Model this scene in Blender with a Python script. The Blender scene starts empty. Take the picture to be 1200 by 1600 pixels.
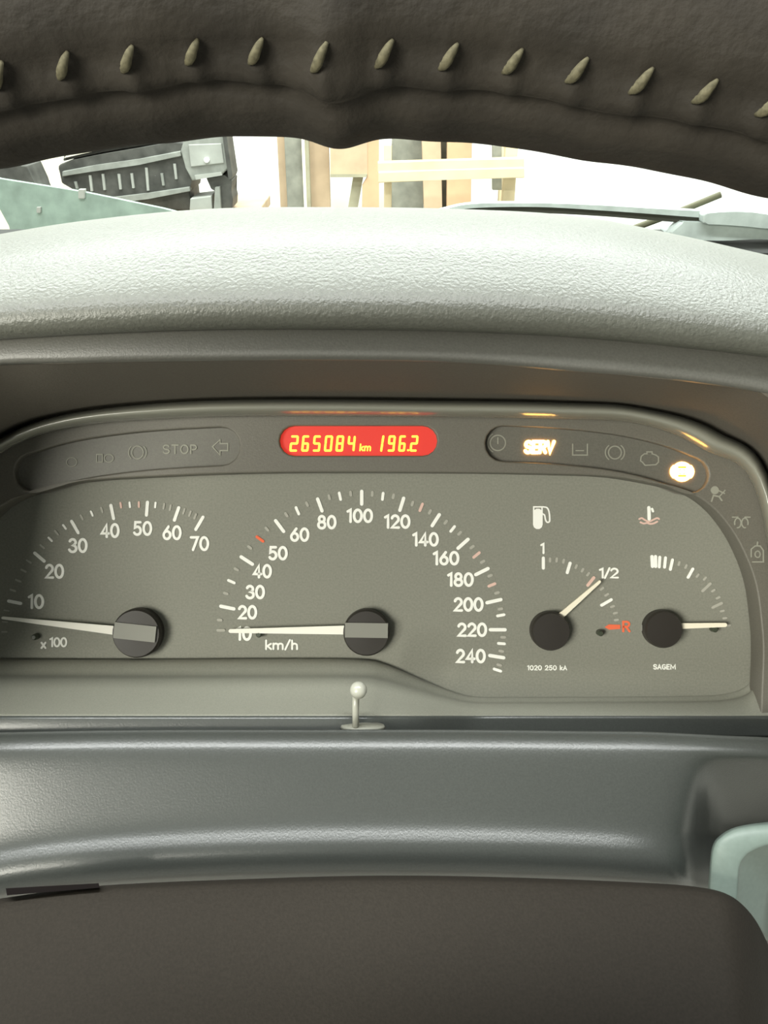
import bpy, bmesh, math, random
from mathutils import Matrix, Vector

random.seed(7)
scn = bpy.context.scene
col = scn.collection
PI = math.pi

# ------------------------------------------------------------------ camera
F_PX = 1400.0
PITCH = math.radians(28)
CAM = Vector((0, 0, 1.05))
cam_d = bpy.data.cameras.new('camera')
cam_d.sensor_fit = 'HORIZONTAL'
cam_d.sensor_width = 36
cam_d.lens = 36 * F_PX / 1200
cam_d.clip_start = 0.005
cam_d.clip_end = 50
cam = bpy.data.objects.new('camera', cam_d)
col.objects.link(cam)
cam.location = CAM
cam.rotation_euler = (PI / 2 - PITCH, 0, 0)
scn.camera = cam
# the instrument panel leans back by the same angle: one tilted frame for it
M = Matrix.Translation(CAM) @ Matrix.Rotation(PI / 2 - PITCH, 4, 'X')

# ------------------------------------------------------------------ light
w = bpy.data.worlds.new('world')
scn.world = w
w.use_nodes = True
bg = w.node_tree.nodes['Background']
bg.inputs[0].default_value = (0.95, 1.0, 0.92, 1)
bg.inputs[1].default_value = 0.25


def area_light(name, loc, target, sx, sy, power, colr=(1, 1, 1)):
    d = bpy.data.lights.new(name, 'AREA')
    d.shape = 'RECTANGLE'
    d.size, d.size_y = sx, sy
    d.energy = power
    d.color = colr
    o = bpy.data.objects.new(name, d)
    col.objects.link(o)
    o.location = loc
    o.rotation_euler = (Vector(target) - Vector(loc)).to_track_quat('-Z', 'Y').to_euler()
    return o


area_light('garage_ceiling_light', (0.0, 2.0, 2.75), (0.0, 2.0, 0.0), 3.4, 1.6, 265, (0.95, 1.0, 0.97))
area_light('garage_tube_light', (-0.5, -0.12, 2.70), (-0.5, 0.0, 0.9), 2.6, 0.22, 76, (0.97, 1.0, 0.98))
area_light('garage_doorway_light', (-0.95, -1.2, 1.50), (0.0, 0.3, 0.95), 0.8, 0.6, 45, (1.0, 0.98, 0.86))

scn.view_settings.view_transform = 'Standard'
scn.view_settings.look = 'None'
scn.view_settings.exposure = 0.0
scn.view_settings.gamma = 1.0
scn.view_settings.use_curve_mapping = False


# ------------------------------------------------------------------ materials
def mat(name, c, rough=0.6, spec=0.5, var=0.0, vscale=40.0, bump=0.0, bscale=600.0, metal=0.0,
        emit=None, estr=0.0, sheen=0.0, bdist=0.0006):
    m = bpy.data.materials.new(name)
    m.use_nodes = True
    nt = m.node_tree
    b = nt.nodes['Principled BSDF']
    b.inputs['Base Color'].default_value = (*c, 1)
    b.inputs['Roughness'].default_value = rough
    b.inputs['Specular IOR Level'].default_value = spec
    b.inputs['Metallic'].default_value = metal
    if emit:
        b.inputs['Emission Color'].default_value = (*emit, 1)
        b.inputs['Emission Strength'].default_value = estr
    tc = nt.nodes.new('ShaderNodeTexCoord')
    if var:
        n = nt.nodes.new('ShaderNodeTexNoise')
        n.inputs['Scale'].default_value = vscale
        n.inputs['Detail'].default_value = 6
        nt.links.new(tc.outputs['Object'], n.inputs['Vector'])
        r = nt.nodes.new('ShaderNodeValToRGB')
        r.color_ramp.elements[0].position = 0.3
        r.color_ramp.elements[1].position = 0.7
        r.color_ramp.elements[0].color = (*[x * (1 - var) for x in c], 1)
        r.color_ramp.elements[1].color = (*[min(1, x * (1 + var)) for x in c], 1)
        nt.links.new(n.outputs['Fac'], r.inputs['Fac'])
        nt.links.new(r.outputs['Color'], b.inputs['Base Color'])
    if bump:
        n = nt.nodes.new('ShaderNodeTexNoise')
        n.inputs['Scale'].default_value = bscale
        n.inputs['Detail'].default_value = 3
        nt.links.new(tc.outputs['Object'], n.inputs['Vector'])
        k = nt.nodes.new('ShaderNodeBump')
        k.inputs['Strength'].default_value = bump
        k.inputs['Distance'].default_value = bdist
        nt.links.new(n.outputs['Fac'], k.inputs['Height'])
        nt.links.new(k.outputs['Normal'], b.inputs['Normal'])
    return m


MT = {
    'hood': mat('grained_soft_plastic', (0.095, 0.097, 0.080), 0.40, 0.55, 0.14, 900, 0.5, 1000),
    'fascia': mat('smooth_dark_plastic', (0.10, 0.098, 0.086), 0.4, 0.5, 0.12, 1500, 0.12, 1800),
    'tunnel': mat('shroud_black_plastic', (0.12, 0.108, 0.09), 0.75, 0.15, 0.12, 1500, 0.1, 1800),
    'bead': mat('highlit_bead_plastic', (0.24, 0.24, 0.20), 0.22, 0.9),  # paler than the fascia, to paint in the highlight along the bead
    'bezel': mat('bezel_grey_plastic', (0.14, 0.132, 0.11), 0.5, 0.4, 0.10, 1600, 0.1, 1800),
    'lens': mat('warning_lens_plastic', (0.135, 0.13, 0.11), 0.45, 0.4, 0.10, 1600),
    'face': mat('dial_face_print', (0.235, 0.235, 0.198), 0.62, 0.3, 0.10, 1300),
    'ledge': mat('ledge_plastic', (0.21, 0.21, 0.172), 0.5, 0.4, 0.08, 1500, 0.1, 1800),
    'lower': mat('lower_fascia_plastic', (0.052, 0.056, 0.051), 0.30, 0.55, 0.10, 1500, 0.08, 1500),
    'column': mat('shaded_column_plastic', (0.028, 0.024, 0.019), 0.75, 0.15, 0.12, 1200, 0.2, 1500),  # darkened to stand in for shade from wheel hub and driver
    'stalkbase': mat('pale_grey_plastic', (0.19, 0.24, 0.21), 0.45, 0.4, 0.05, 500),
    'leather': mat('black_leather', (0.027, 0.023, 0.018), 0.7, 0.2, 0.25, 120, 0.3, 900),
    'thread': mat('tan_thread', (0.10, 0.09, 0.055), 0.8, 0.2, 0.3, 2000),
    'white': mat('white_print', (0.95, 0.95, 0.90), 0.7, 0.2),
    'dim': mat('grey_print', (0.42, 0.41, 0.36), 0.7, 0.2),
    'dim2': mat('faint_symbol_print', (0.30, 0.30, 0.25), 0.6, 0.3),
    'redprint': mat('red_print', (0.85, 0.17, 0.08), 0.7, 0.2),
    'pinkprint': mat('pink_print', (0.75, 0.52, 0.45), 0.7, 0.2),
    'needle': mat('needle_white', (0.95, 0.93, 0.85), 0.6, 0.2),
    'needlecream': mat('needle_cream', (0.92, 0.86, 0.70), 0.6, 0.2),
    'hub': mat('needle_hub_black', (0.030, 0.026, 0.022), 0.45, 0.35),
    'hubbar': mat('needle_tail_grey', (0.25, 0.25, 0.22), 0.5, 0.3),
    'peg': mat('peg_black', (0.05, 0.06, 0.04), 0.4, 0.4),
    'chrome': mat('satin_pin', (0.40, 0.40, 0.34), 0.25, 0.6),
    'lcd': mat('red_display', (0.25, 0.02, 0.015), 0.4, 0.4, emit=(1.0, 0.055, 0.035), estr=0.62),
    'lcdseg': mat('display_segment', (1, 0.6, 0.1), 0.5, 0.2, emit=(1.0, 0.48, 0.03), estr=2.2),
    'amber': mat('lit_amber', (1, 0.5, 0.1), 0.5, 0.2, emit=(1.0, 0.47, 0.10), estr=14.0),
    'amberdark': mat('amber_unlit', (0.8, 0.3, 0.02), 0.5, 0.2, emit=(1.0, 0.4, 0.03), estr=1.6),
    'black': mat('slot_shade_black', (0.008, 0.006, 0.006), 0.8, 0.1),  # painted shade for the gap above the column shroud
    'wiper': mat('wiper_grey_paint', (0.46, 0.51, 0.49), 0.5, 0.4, 0.15, 60),
    'rubber': mat('wiper_rubber', (0.045, 0.045, 0.035), 0.8, 0.2),
    'wall': mat('white_painted_wall', (0.90, 0.90, 0.86), 0.8, 0.2, 0.04, 3),
    'floor': mat('concrete_floor', (0.45, 0.44, 0.40), 0.85, 0.2, 0.2, 6, 0.3, 40),
    'pine': mat('pale_pine', (0.62, 0.52, 0.34), 0.7, 0.2, 0.10, 12),
    'tan': mat('tan_plank', (0.53, 0.40, 0.27), 0.75, 0.2, 0.15, 10),
    'orangewood': mat('orange_plank', (0.55, 0.375, 0.23), 0.75, 0.2, 0.12, 10),
    'olive': mat('olive_board', (0.33, 0.31, 0.22), 0.75, 0.2, 0.2, 14),
    'greyboard': mat('weathered_grey_board', (0.24, 0.24, 0.20), 0.8, 0.2, 0.25, 20),
    'gapshade': mat('gap_shade_strip', (0.085, 0.082, 0.065), 0.8, 0.2, 0.3, 25),  # painted shade of the gap between the planks
    'cream': mat('cream_sheet', (0.80, 0.75, 0.60), 0.8, 0.2, 0.05, 5),
    'castblack': mat('black_cast_plastic', (0.065, 0.065, 0.058), 0.55, 0.4, 0.4, 30),
    'castgrey': mat('aluminium_casting', (0.24, 0.25, 0.225), 0.5, 0.5, 0.2, 30, 0.3, 60),
    'castpale': mat('pale_casting', (0.33, 0.34, 0.31), 0.5, 0.4, 0.12, 20),
    'panelgreen': mat('dusty_green_paint', (0.235, 0.31, 0.265), 0.55, 0.4, 0.22, 28),
    'bolt': mat('bright_bolt', (0.9, 0.9, 0.88), 0.3, 0.5),
    'rod': mat('olive_rod', (0.12, 0.115, 0.07), 0.7, 0.3),
    'scuttle': mat('scuttle_black', (0.02, 0.02, 0.018), 0.6, 0.3),
}
g = bpy.data.materials.new('clear_windscreen_glass')
g.use_nodes = True
nt = g.node_tree
nt.nodes.clear()
out = nt.nodes.new('ShaderNodeOutputMaterial')
mx = nt.nodes.new('ShaderNodeMixShader')
tr = nt.nodes.new('ShaderNodeBsdfTransparent')
tr.inputs[0].default_value = (0.97, 0.985, 0.975, 1)
gl = nt.nodes.new('ShaderNodeBsdfGlossy')
gl.inputs['Roughness'].default_value = 0.02
mx.inputs[0].default_value = 0.0015
nt.links.new(tr.outputs[0], mx.inputs[1])
nt.links.new(gl.outputs[0], mx.inputs[2])
nt.links.new(mx.outputs[0], out.inputs[0])
MT['glass'] = g


# ------------------------------------------------------------------ helpers
def tag(o, label=None, cat=None, group=None, kind=None):
    if label: o['label'] = label
    if cat: o['category'] = cat
    if group: o['group'] = group
    if kind: o['kind'] = kind
    return o


def link(name, me, material, parent=None, matrix=None, smooth=False):
    me.materials.clear()
    me.materials.append(MT[material] if isinstance(material, str) else material)
    if smooth:
        for p in me.polygons: p.use_smooth = True
    o = bpy.data.objects.new(name, me)
    col.objects.link(o)
    if parent is not None: o.parent = parent
    elif matrix is not None: o.matrix_world = matrix
    return o


def mesh_from(verts, faces, name='mesh'):
    me = bpy.data.meshes.new(name)
    me.from_pydata([tuple(v) for v in verts], [], faces)
    me.update()
    return me


def bm_mesh(bm, name='mesh'):
    me = bpy.data.meshes.new(name)
    bmesh.ops.recalc_face_normals(bm, faces=bm.faces)
    bm.to_mesh(me)
    bm.free()
    return me


ORG = Vector((0, 0, 0))     # base of the thing being built, in panel coordinates


def pt(x, y, d):
    """point of the panel frame (right, up, towards the driver), relative to the thing's base"""
    return Vector(((x - 600) / F_PX * d, (800 - y) / F_PX * d, -d)) - ORG


def thing(name, label, cat, base, group=None):
    global ORG
    ORG = Vector((0, 0, 0))
    b = pt(*base)
    ORG = b.copy()
    e = bpy.data.objects.new(name, None)
    e.empty_display_size = 0.02
    col.objects.link(e)
    e.matrix_world = M @ Matrix.Translation(b)
    return tag(e, label, cat, group)


def at_base(base):
    global ORG
    ORG = Vector((0, 0, 0))
    ORG = pt(*base)
    return M @ Matrix.Translation(ORG)


def catmull(P, n):
    """resample a list of Vectors with n sub-steps between neighbours"""
    out = []
    for i in range(len(P) - 1):
        p0 = P[i - 1] if i > 0 else P[i] * 2 - P[i + 1]
        p1, p2 = P[i], P[i + 1]
        p3 = P[i + 2] if i + 2 < len(P) else P[i + 1] * 2 - P[i]
        for k in range(n):
            t = k / n
            out.append(0.5 * ((2 * p1) + (p2 - p0) * t + (2 * p0 - 5 * p1 + 4 * p2 - p3) * t * t
                              + (3 * p1 - p0 - 3 * p2 + p3) * t ** 3))
    out.append(P[-1].copy())
    return out


def loft(rows, nx=8, nr=4, thick=0.002):
    """rows of Vectors (same count) -> smooth shell facing the driver, with a wall thickness"""
    R = [catmull(r, nx) for r in rows]
    if nr > 1:
        cols = [catmull([r[i] for r in R], nr) for i in range(len(R[0]))]
        R = [[c[j] for c in cols] for j in range(len(cols[0]))]
    nrow, ncol = len(R), len(R[0])
    verts = [p for r in R for p in r]
    faces = []
    for j in range(nrow - 1):
        for i in range(ncol - 1):
            faces.append((j * ncol + i, (j + 1) * ncol + i, (j + 1) * ncol + i + 1, j * ncol + i + 1))
    me = mesh_from(verts, faces)
    s = 0.0
    for p in me.polygons:
        s += p.normal.dot(-(p.center + ORG)) * p.area
    if s < 0:
        me.flip_normals()
    return me


def shell(name, rows, material, parent, nx=8, nr=4, thick=0.002, matrix=None):
    o = link(name, loft(rows, nx, nr), material, parent, matrix, smooth=True)
    if thick:
        md = o.modifiers.new('wall', 'SOLIDIFY')
        md.thickness = thick
        md.offset = -1
    return o


def pxrows(spec):
    """spec: list of rows, each row a list of (x, y, d)"""
    return [[pt(*p) for p in r] for r in spec]


def arc(cx, cy, rx, ry, a0, a1, n=12):
    return [(cx + rx * math.cos(math.radians(a0 + (a1 - a0) * i / n)),
             cy + ry * math.sin(math.radians(a0 + (a1 - a0) * i / n))) for i in range(n + 1)]


def ribbon_bm(bm, pts, wd, z, closed=False, wd_end=None, round_cap=True):
    P = [Vector((p[0], p[1])) for p in pts]
    if closed and (P[0] - P[-1]).length < 1e-9: P = P[:-1]
    n = len(P)
    L, Rr = [], []
    for i in range(n):
        if closed:
            a, b, c = P[i - 1], P[i], P[(i + 1) % n]
        else:
            a, b, c = P[max(i - 1, 0)], P[i], P[min(i + 1, n - 1)]
        d1 = (b - a) if (b - a).length > 1e-12 else (c - b)
        d2 = (c - b) if (c - b).length > 1e-12 else (b - a)
        d1, d2 = d1.normalized(), d2.normalized()
        n1, n2 = Vector((-d1.y, d1.x)), Vector((-d2.y, d2.x))
        nn = n1 + n2
        if nn.length < 1e-6: nn = n1
        nn.normalize()
        k = min(1 / max(nn.dot(n1), 0.35), 1.7)
        hw = wd / 2 if wd_end is None else (wd + (wd_end - wd) * i / (n - 1)) / 2
        L.append(bm.verts.new((b.x + nn.x * hw * k, b.y + nn.y * hw * k, z)))
        Rr.append(bm.verts.new((b.x - nn.x * hw * k, b.y - nn.y * hw * k, z)))
    m = n if closed else n - 1
    for i in range(m):
        j = (i + 1) % n
        bm.faces.new((L[i], Rr[i], Rr[j], L[j]))
    if not closed and round_cap:
        for e, (q, f, s) in enumerate(((P[0], P[0] - P[1], (L[0], Rr[0])), (P[-1], P[-1] - P[-2], (Rr[-1], L[-1])))):
            f = f.normalized()
            sd = Vector((-f.y, f.x))
            hw = (wd if e == 0 or wd_end is None else wd_end) / 2
            ring = [s[0]]
            sgn = 1 if (Vector((s[0].co.x, s[0].co.y)) - q).dot(sd) > 0 else -1
            for k in range(1, 5):
                a = PI * k / 5
                v = q + sd * sgn * hw * math.cos(a) + f * hw * math.sin(a)
                ring.append(bm.verts.new((v.x, v.y, z)))
            ring.append(s[1])
            bm.faces.new(ring)


def skirt(bm, th):
    """give flat shapes a thickness away from the driver"""
    be = [e for e in bm.edges if e.is_boundary]
    r = bmesh.ops.extrude_edge_only(bm, edges=be)
    vs = [v for v in r['geom'] if isinstance(v, bmesh.types.BMVert)]
    bmesh.ops.translate(bm, verts=vs, vec=(0, 0, -th))


def up_normals(me):
    s = sum(p.normal.z * p.area for p in me.polygons)
    if s < 0: me.flip_normals()


G = {}
G['0'] = (0.64, [(arc(0.32, 0.5, 0.32, 0.5, 90, 450, 24), True)])
G['1'] = (0.30, [([(0.0, 0.86), (0.24, 1.0), (0.24, 0.0)], False)])
G['2'] = (0.60, [(arc(0.30, 0.71, 0.28, 0.29, 165, -35, 12) + [(0.02, 0.0), (0.60, 0.0)], False)])
G['3'] = (0.60, [(arc(0.28, 0.76, 0.26, 0.24, 160, -85, 10) + arc(0.28, 0.26, 0.31, 0.27, 80, -160, 12), False)])
G['4'] = (0.66, [([(0.48, 0.0), (0.48, 1.0), (0.02, 0.27), (0.66, 0.27)], False)])
G['5'] = (0.60, [([(0.54, 1.0), (0.12, 1.0), (0.06, 0.55)] + arc(0.28, 0.32, 0.30, 0.32, 120, -150, 12), False)])
G['6'] = (0.62, [([(0.46, 1.0), (0.10, 0.52)], False), (arc(0.31, 0.31, 0.29, 0.31, 0, 360, 20), True)])
G['7'] = (0.58, [([(0.0, 1.0), (0.58, 1.0), (0.18, 0.0)], False)])
G['8'] = (0.62, [(arc(0.31, 0.75, 0.24, 0.25, 0, 360, 18), True), (arc(0.31, 0.26, 0.30, 0.27, 0, 360, 18), True)])
G['9'] = (0.62, [([(0.16, 0.0), (0.52, 0.48)], False), (arc(0.31, 0.69, 0.29, 0.31, 0, 360, 20), True)])
G['/'] = (0.40, [([(0.0, -0.05), (0.40, 1.05)], False)])
G['.'] = (0.10, [([(0.05, 0.0), (0.05, 0.06)], False)])
G[' '] = (0.30, [])
G['k'] = (0.48, [([(0.04, 0.0), (0.04, 1.0)], False), ([(0.46, 0.62), (0.06, 0.28)], False), ([(0.16, 0.36), (0.48, 0.0)], False)])
G['m'] = (0.92, [([(0.04, 0.0), (0.04, 0.65)], False), (arc(0.25, 0.44, 0.20, 0.2, 180, 0, 8) + [(0.45, 0.0)], False),
                 (arc(0.66, 0.44, 0.20, 0.2, 180, 0, 8) + [(0.86, 0.0)], False)])
G['h'] = (0.52, [([(0.04, 0.0), (0.04, 1.0)], False), (arc(0.26, 0.42, 0.21, 0.22, 180, 0, 8) + [(0.47, 0.0)], False)])
G['x'] = (0.50, [([(0.0, 0.0), (0.48, 0.64)], False), ([(0.48, 0.0), (0.0, 0.64)], False)])
G['S'] = (0.60, [(arc(0.30, 0.75, 0.27, 0.25, 20, 270, 10) + arc(0.30, 0.25, 0.29, 0.25, 90, -160, 10), False)])
G['T'] = (0.62, [([(0.0, 1.0), (0.62, 1.0)], False), ([(0.31, 1.0), (0.31, 0.0)], False)])
G['O'] = (0.70, [(arc(0.35, 0.5, 0.35, 0.5, 90, 450, 24), True)])
G['P'] = (0.58, [([(0.04, 0.0), (0.04, 1.0), (0.30, 1.0)] + arc(0.32, 0.73, 0.25, 0.27, 90, -90, 10) + [(0.06, 0.46)], False)])
G['E'] = (0.54, [([(0.52, 1.0), (0.04, 1.0), (0.04, 0.0), (0.54, 0.0)], False), ([(0.04, 0.5), (0.46, 0.5)], False)])
G['R'] = (0.60, [([(0.04, 0.0), (0.04, 1.0), (0.30, 1.0)] + arc(0.32, 0.74, 0.25, 0.26, 90, -90, 10) + [(0.06, 0.48)], False),
                 ([(0.30, 0.48), (0.60, 0.0)], False)])
G['V'] = (0.62, [([(0.0, 1.0), (0.31, 0.0), (0.62, 1.0)], False)])
G['A'] = (0.66, [([(0.0, 0.0), (0.33, 1.0), (0.66, 0.0)], False), ([(0.14, 0.34), (0.52, 0.34)], False)])
G['G'] = (0.68, [(arc(0.36, 0.5, 0.34, 0.5, 50, 320, 16) + [(0.66, 0.45), (0.40, 0.45)], False)])
G['M'] = (0.96, [([(0.04, 0.0), (0.04, 1.0), (0.48, 0.2), (0.92, 1.0), (0.92, 0.0)], False)])


def shape_mesh(lines, d, th=0.0003):
    """lines: list of (pixel points, width px, closed[, end width]) printed on the plane at depth d"""
    bm = bmesh.new()
    k = d / F_PX
    for i, l in enumerate(lines):
        pts = [((x - 600) * k - ORG.x, (800 - y) * k - ORG.y) for x, y in l[0]]
        ribbon_bm(bm, pts, l[1] * k, -d - ORG.z + i * 2e-6, l[2], (l[3] * k if len(l) > 3 else None))
    skirt(bm, th)
    me = bpy.data.meshes.new('print')
    bm.to_mesh(me)
    bm.free()
    return me


def text_lines(s, cx, cy, h, wd, gap=0.22, width=None, slant=0.0):
    tot = sum(G[c][0] for c in s) + gap * (len(s) - 1)
    sx = h if width is None else width / tot
    x = cx - tot * sx / 2
    out = []
    for c in s:
        gw, strokes = G[c]
        for p, cl in strokes:
            out.append(([(x + a * sx + slant * (b - .5) * h, cy + h / 2 - b * h) for a, b in p], wd, cl))
        x += (gw + gap) * sx
    return out


def printed(name, lines, d, material, parent, th=0.0003):
    me = shape_mesh(lines, d, th)
    return link(name, me, material, parent)


def plate(name, outline, holes, d0, d1, material, parent, bevel=0.0005):
    """flat plate between depths d0 (front) and d1; outline and holes in pixels at depth d0"""
    cu = bpy.data.curves.new('plate', 'CURVE')
    cu.dimensions = '2D'
    cu.fill_mode = 'BOTH'
    k = d0 / F_PX
    for poly in [outline] + holes:
        sp = cu.splines.new('POLY')
        sp.points.add(len(poly) - 1)
        for i, (x, y) in enumerate(poly):
            sp.points[i].co = ((x - 600) * k - ORG.x, (800 - y) * k - ORG.y, 0, 1)
        sp.use_cyclic_u = True
    cu.extrude = (d1 - d0) / 2 - bevel
    cu.bevel_depth = bevel
    cu.bevel_resolution = 2
    cu.offset = -bevel
    tmp = bpy.data.objects.new('tmp', cu)
    col.objects.link(tmp)
    dg = bpy.context.evaluated_depsgraph_get()
    me = bpy.data.meshes.new_from_object(tmp.evaluated_get(dg))
    bpy.data.objects.remove(tmp)
    me.transform(Matrix.Translation((0, 0, -(d0 + d1) / 2 - ORG.z)))
    return link(name, me, material, parent)


def pill(center, hh, n=8):
    """outline of a pill that follows a centre line"""
    C = catmull([Vector((x, y)) for x, y in center], 6)
    L, R_ = [], []
    for i, p in enumerate(C):
        a = C[max(i - 1, 0)]
        b = C[min(i + 1, len(C) - 1)]
        t = (b - a).normalized()
        nn = Vector((-t.y, t.x))
        L.append(p + nn * hh)
        R_.append(p - nn * hh)

    def cap(p, t, s):
        nn = Vector((-t.y, t.x))
        return [p + nn * hh * s * math.cos(PI * k / n) + t * hh * math.sin(PI * k / n) for k in range(1, n)]
    te = (C[-1] - C[-2]).normalized()
    ts = (C[0] - C[1]).normalized()
    poly = L + cap(C[-1], te, 1) + R_[::-1] + cap(C[0], ts, 1)
    return [(p.x, p.y) for p in poly]


def lathe(profile, n=32):
    """profile (r, z) around local z"""
    verts, faces = [], []
    for r, z in profile:
        for k in range(n):
            a = 2 * PI * k / n
            verts.append((r * math.cos(a), r * math.sin(a), z))
    for j in range(len(profile) - 1):
        for k in range(n):
            faces.append((j * n + k, j * n + (k + 1) % n, (j + 1) * n + (k + 1) % n, (j + 1) * n + k))
    faces.append(tuple(range(n))[::-1])
    faces.append(tuple((len(profile) - 1) * n + k for k in range(n)))
    bm = bmesh.new()
    me = mesh_from(verts, faces)
    bm.from_mesh(me)
    return bm_mesh(bm)


def tube_bm(bm, P, r, n=10, cap=True):
    P = [Vector(p) for p in P]
    rings = []
    for i, p in enumerate(P):
        t = (P[min(i + 1, len(P) - 1)] - P[max(i - 1, 0)]).normalized()
        a = t.cross(Vector((0, 0, 1)))
        if a.length < 1e-4: a = t.cross(Vector((1, 0, 0)))
        a.normalize()
        b = t.cross(a)
        rr = r[i] if isinstance(r, (list, tuple)) else r
        rings.append([bm.verts.new(p + a * rr * math.cos(2 * PI * k / n) + b * rr * math.sin(2 * PI * k / n)) for k in range(n)])
    for i in range(len(P) - 1):
        for k in range(n):
            bm.faces.new((rings[i][k], rings[i][(k + 1) % n], rings[i + 1][(k + 1) % n], rings[i + 1][k]))
    if cap:
        bm.faces.new(rings[0][::-1])
        bm.faces.new(rings[-1])


def box_mesh(sx, sy, sz, bevel=0.0, base=True):
    bm = bmesh.new()
    bmesh.ops.create_cube(bm, size=1)
    for v in bm.verts:
        v.co = Vector((v.co.x * sx, v.co.y * sy, (v.co.z + (0.5 if base else 0)) * sz))
    if bevel:
        bmesh.ops.bevel(bm, geom=bm.edges, offset=bevel, segments=2, affect='EDGES', profile=0.5)
    return bm_mesh(bm)


# background helpers: a pixel seen at distance Y (world metres in front of the camera)
def ray(px, py):
    x, y = (px - 600) / F_PX, (800 - py) / F_PX
    s, c = math.sin(PITCH), math.cos(PITCH)
    return Vector((x, y * s + c, y * c - s))


def far(px, py, Y):
    r = ray(px, py)
    return CAM + r * (Y / r.y)


def slab_bm(bm, pts, Y, th):
    """extruded outline standing at distance Y with thickness th away from the viewer"""
    P = []
    for x, y in pts:                       # rows past 1000 mean: down to the floor
        p = far(x, min(y, 335), Y) if y >= 1000 else far(x, y, Y)
        if y >= 1000: p.z = 0.0
        P.append(p)
    a = [bm.verts.new(p) for p in P]
    b = [bm.verts.new(p + Vector((0, th, 0))) for p in P]
    n = len(P)
    bm.faces.new(a)
    bm.faces.new(b[::-1])
    for i in range(n):
        bm.faces.new((a[i], b[i], b[(i + 1) % n], a[(i + 1) % n]))


def slab(name, pts, Y, th, material, parent=None, bevel=0.0, origin=None):
    bm = bmesh.new()
    slab_bm(bm, pts, Y, th)
    if bevel:
        bmesh.ops.bevel(bm, geom=bm.edges, offset=bevel, segments=2, affect='EDGES', profile=0.5)
    me = bm_mesh(bm)
    if parent is not None:
        me.transform(Matrix.Translation(-parent.location))
        return link(name, me, material, parent)
    xs = [v.co.x for v in me.vertices]
    o_ = Vector(((min(xs) + max(xs)) / 2, Y + th / 2, min(v.co.z for v in me.vertices)))
    me.transform(Matrix.Translation(-o_))
    return link(name, me, material, None, Matrix.Translation(o_))


# ================================================================== the garage
WALL_Y = 3.6
o = link('floor', box_mesh(9, 9, 0.1), 'floor', None, Matrix.Translation((0, 0.5, -0.1)))
tag(o, 'bare concrete garage floor under the car', 'floor', kind='structure')
o = link('wall_back', box_mesh(9, 0.12, 3.0), 'wall', None, Matrix.Translation((0, WALL_Y + 0.06, 0)))
tag(o, 'bright white garage wall behind the planks', 'wall', kind='structure')

# ================================================================== windscreen and scuttle
yb, zb, yt, zt = 0.86, 0.845, 0.30, 1.36
vs = []
for (yy, zz, wdt) in ((yb, zb, 0.66), (yt, zt, 0.55)):
    for i in range(9):
        t = i / 8 * 2 - 1
        vs.append(Vector((t * wdt, yy - 0.10 * t * t, zz)))
fs = [(i, i + 1, 9 + i + 1, 9 + i) for i in range(8)]
o = link('window_1', mesh_from(vs, fs), 'glass', smooth=True)
md = o.modifiers.new('wall', 'SOLIDIFY')
md.thickness = 0.004
tag(o, 'clear sloping windscreen pane between dashboard and wiper', 'windscreen', kind='structure')

e = far(1300, 400, 0.93)
o = link('scuttle_panel', box_mesh(1.30, 0.12, 0.07, 0.008), 'scuttle', None,
         Matrix.Translation((0.0, 0.955, far(1200, 381, 0.93).z - 0.07)))
tag(o, 'black scuttle panel below the windscreen under the wiper', 'car panel')

# wiper (outside the glass)
YW = 0.93
k0 = far(950, 345, YW)
wp = bpy.data.objects.new('windscreen_wiper', None)
col.objects.link(wp)
wp.location = far(1190, 385, YW)
tag(wp, 'grey windscreen wiper lying beyond the dashboard top, with dark rubber blade', 'wiper')


def strip(name, top, bot, Y, th, material, bevel=0.0):
    """long bowed bar between an upper and a lower outline"""
    return slab(name, top + bot[::-1], Y, th, material, wp, bevel)


def smooth2(pts, n=5):
    return [(p.x, p.y) for p in catmull([Vector(p) for p in pts], n)]


strip('blade_spine', smooth2([(640, 341), (690, 328), (740, 318.5), (840, 317.5), (940, 321), (1040, 327), (1120, 331)]),
      smooth2([(642, 345), (692, 333), (742, 325), (842, 323.5), (942, 329), (1040, 336), (1120, 342)]), YW, 0.012, 'wiper')
strip('rubber_blade', smooth2([(650, 344), (700, 331), (742, 324), (842, 323), (942, 328), (1040, 335), (1100, 340)]),
      smooth2([(652, 352), (705, 339), (745, 333), (842, 333), (942, 338), (1040, 346), (1100, 350)]), YW + 0.002, 0.008, 'rubber')
strip('wiper_arm', smooth2([(1098, 334), (1140, 331), (1185, 333), (1240, 345), (1320, 372)]),
      smooth2([(1098, 350), (1140, 352), (1185, 356), (1240, 364), (1320, 395)]), YW - 0.012, 0.014, 'wiper', 0.002)
strip('arm_pivot_cover', smooth2([(1064, 346), (1090, 347), (1150, 348), (1200, 345), (1260, 352)]),
      smooth2([(1040, 366), (1080, 374), (1130, 376), (1190, 374), (1260, 380)]), YW - 0.004, 0.03, 'wiper', 0.003)

bm = bmesh.new()
tube_bm(bm, [far(915, 386, 0.96), far(995, 355, 0.96), far(1060, 331, 0.96), far(1126, 304, 0.96)], 0.0034, 8)
me = bm_mesh(bm)
b0 = far(915, 386, 0.96)
me.transform(Matrix.Translation(-b0))
o = link('thin_rod', me, 'rod', None, Matrix.Translation(b0), True)
tag(o, 'thin dark olive rod sticking up behind the wiper', 'rod')

# ================================================================== things along the garage wall
def zrow(z, Y):
    """pixel row at which height z shows at distance Y (on the axis)"""
    lo, hi = -2000.0, 8000.0
    for _ in range(60):
        mid = (lo + hi) / 2
        if far(600, mid, Y).z > z: lo = mid
        else: hi = mid
    return lo


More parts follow.
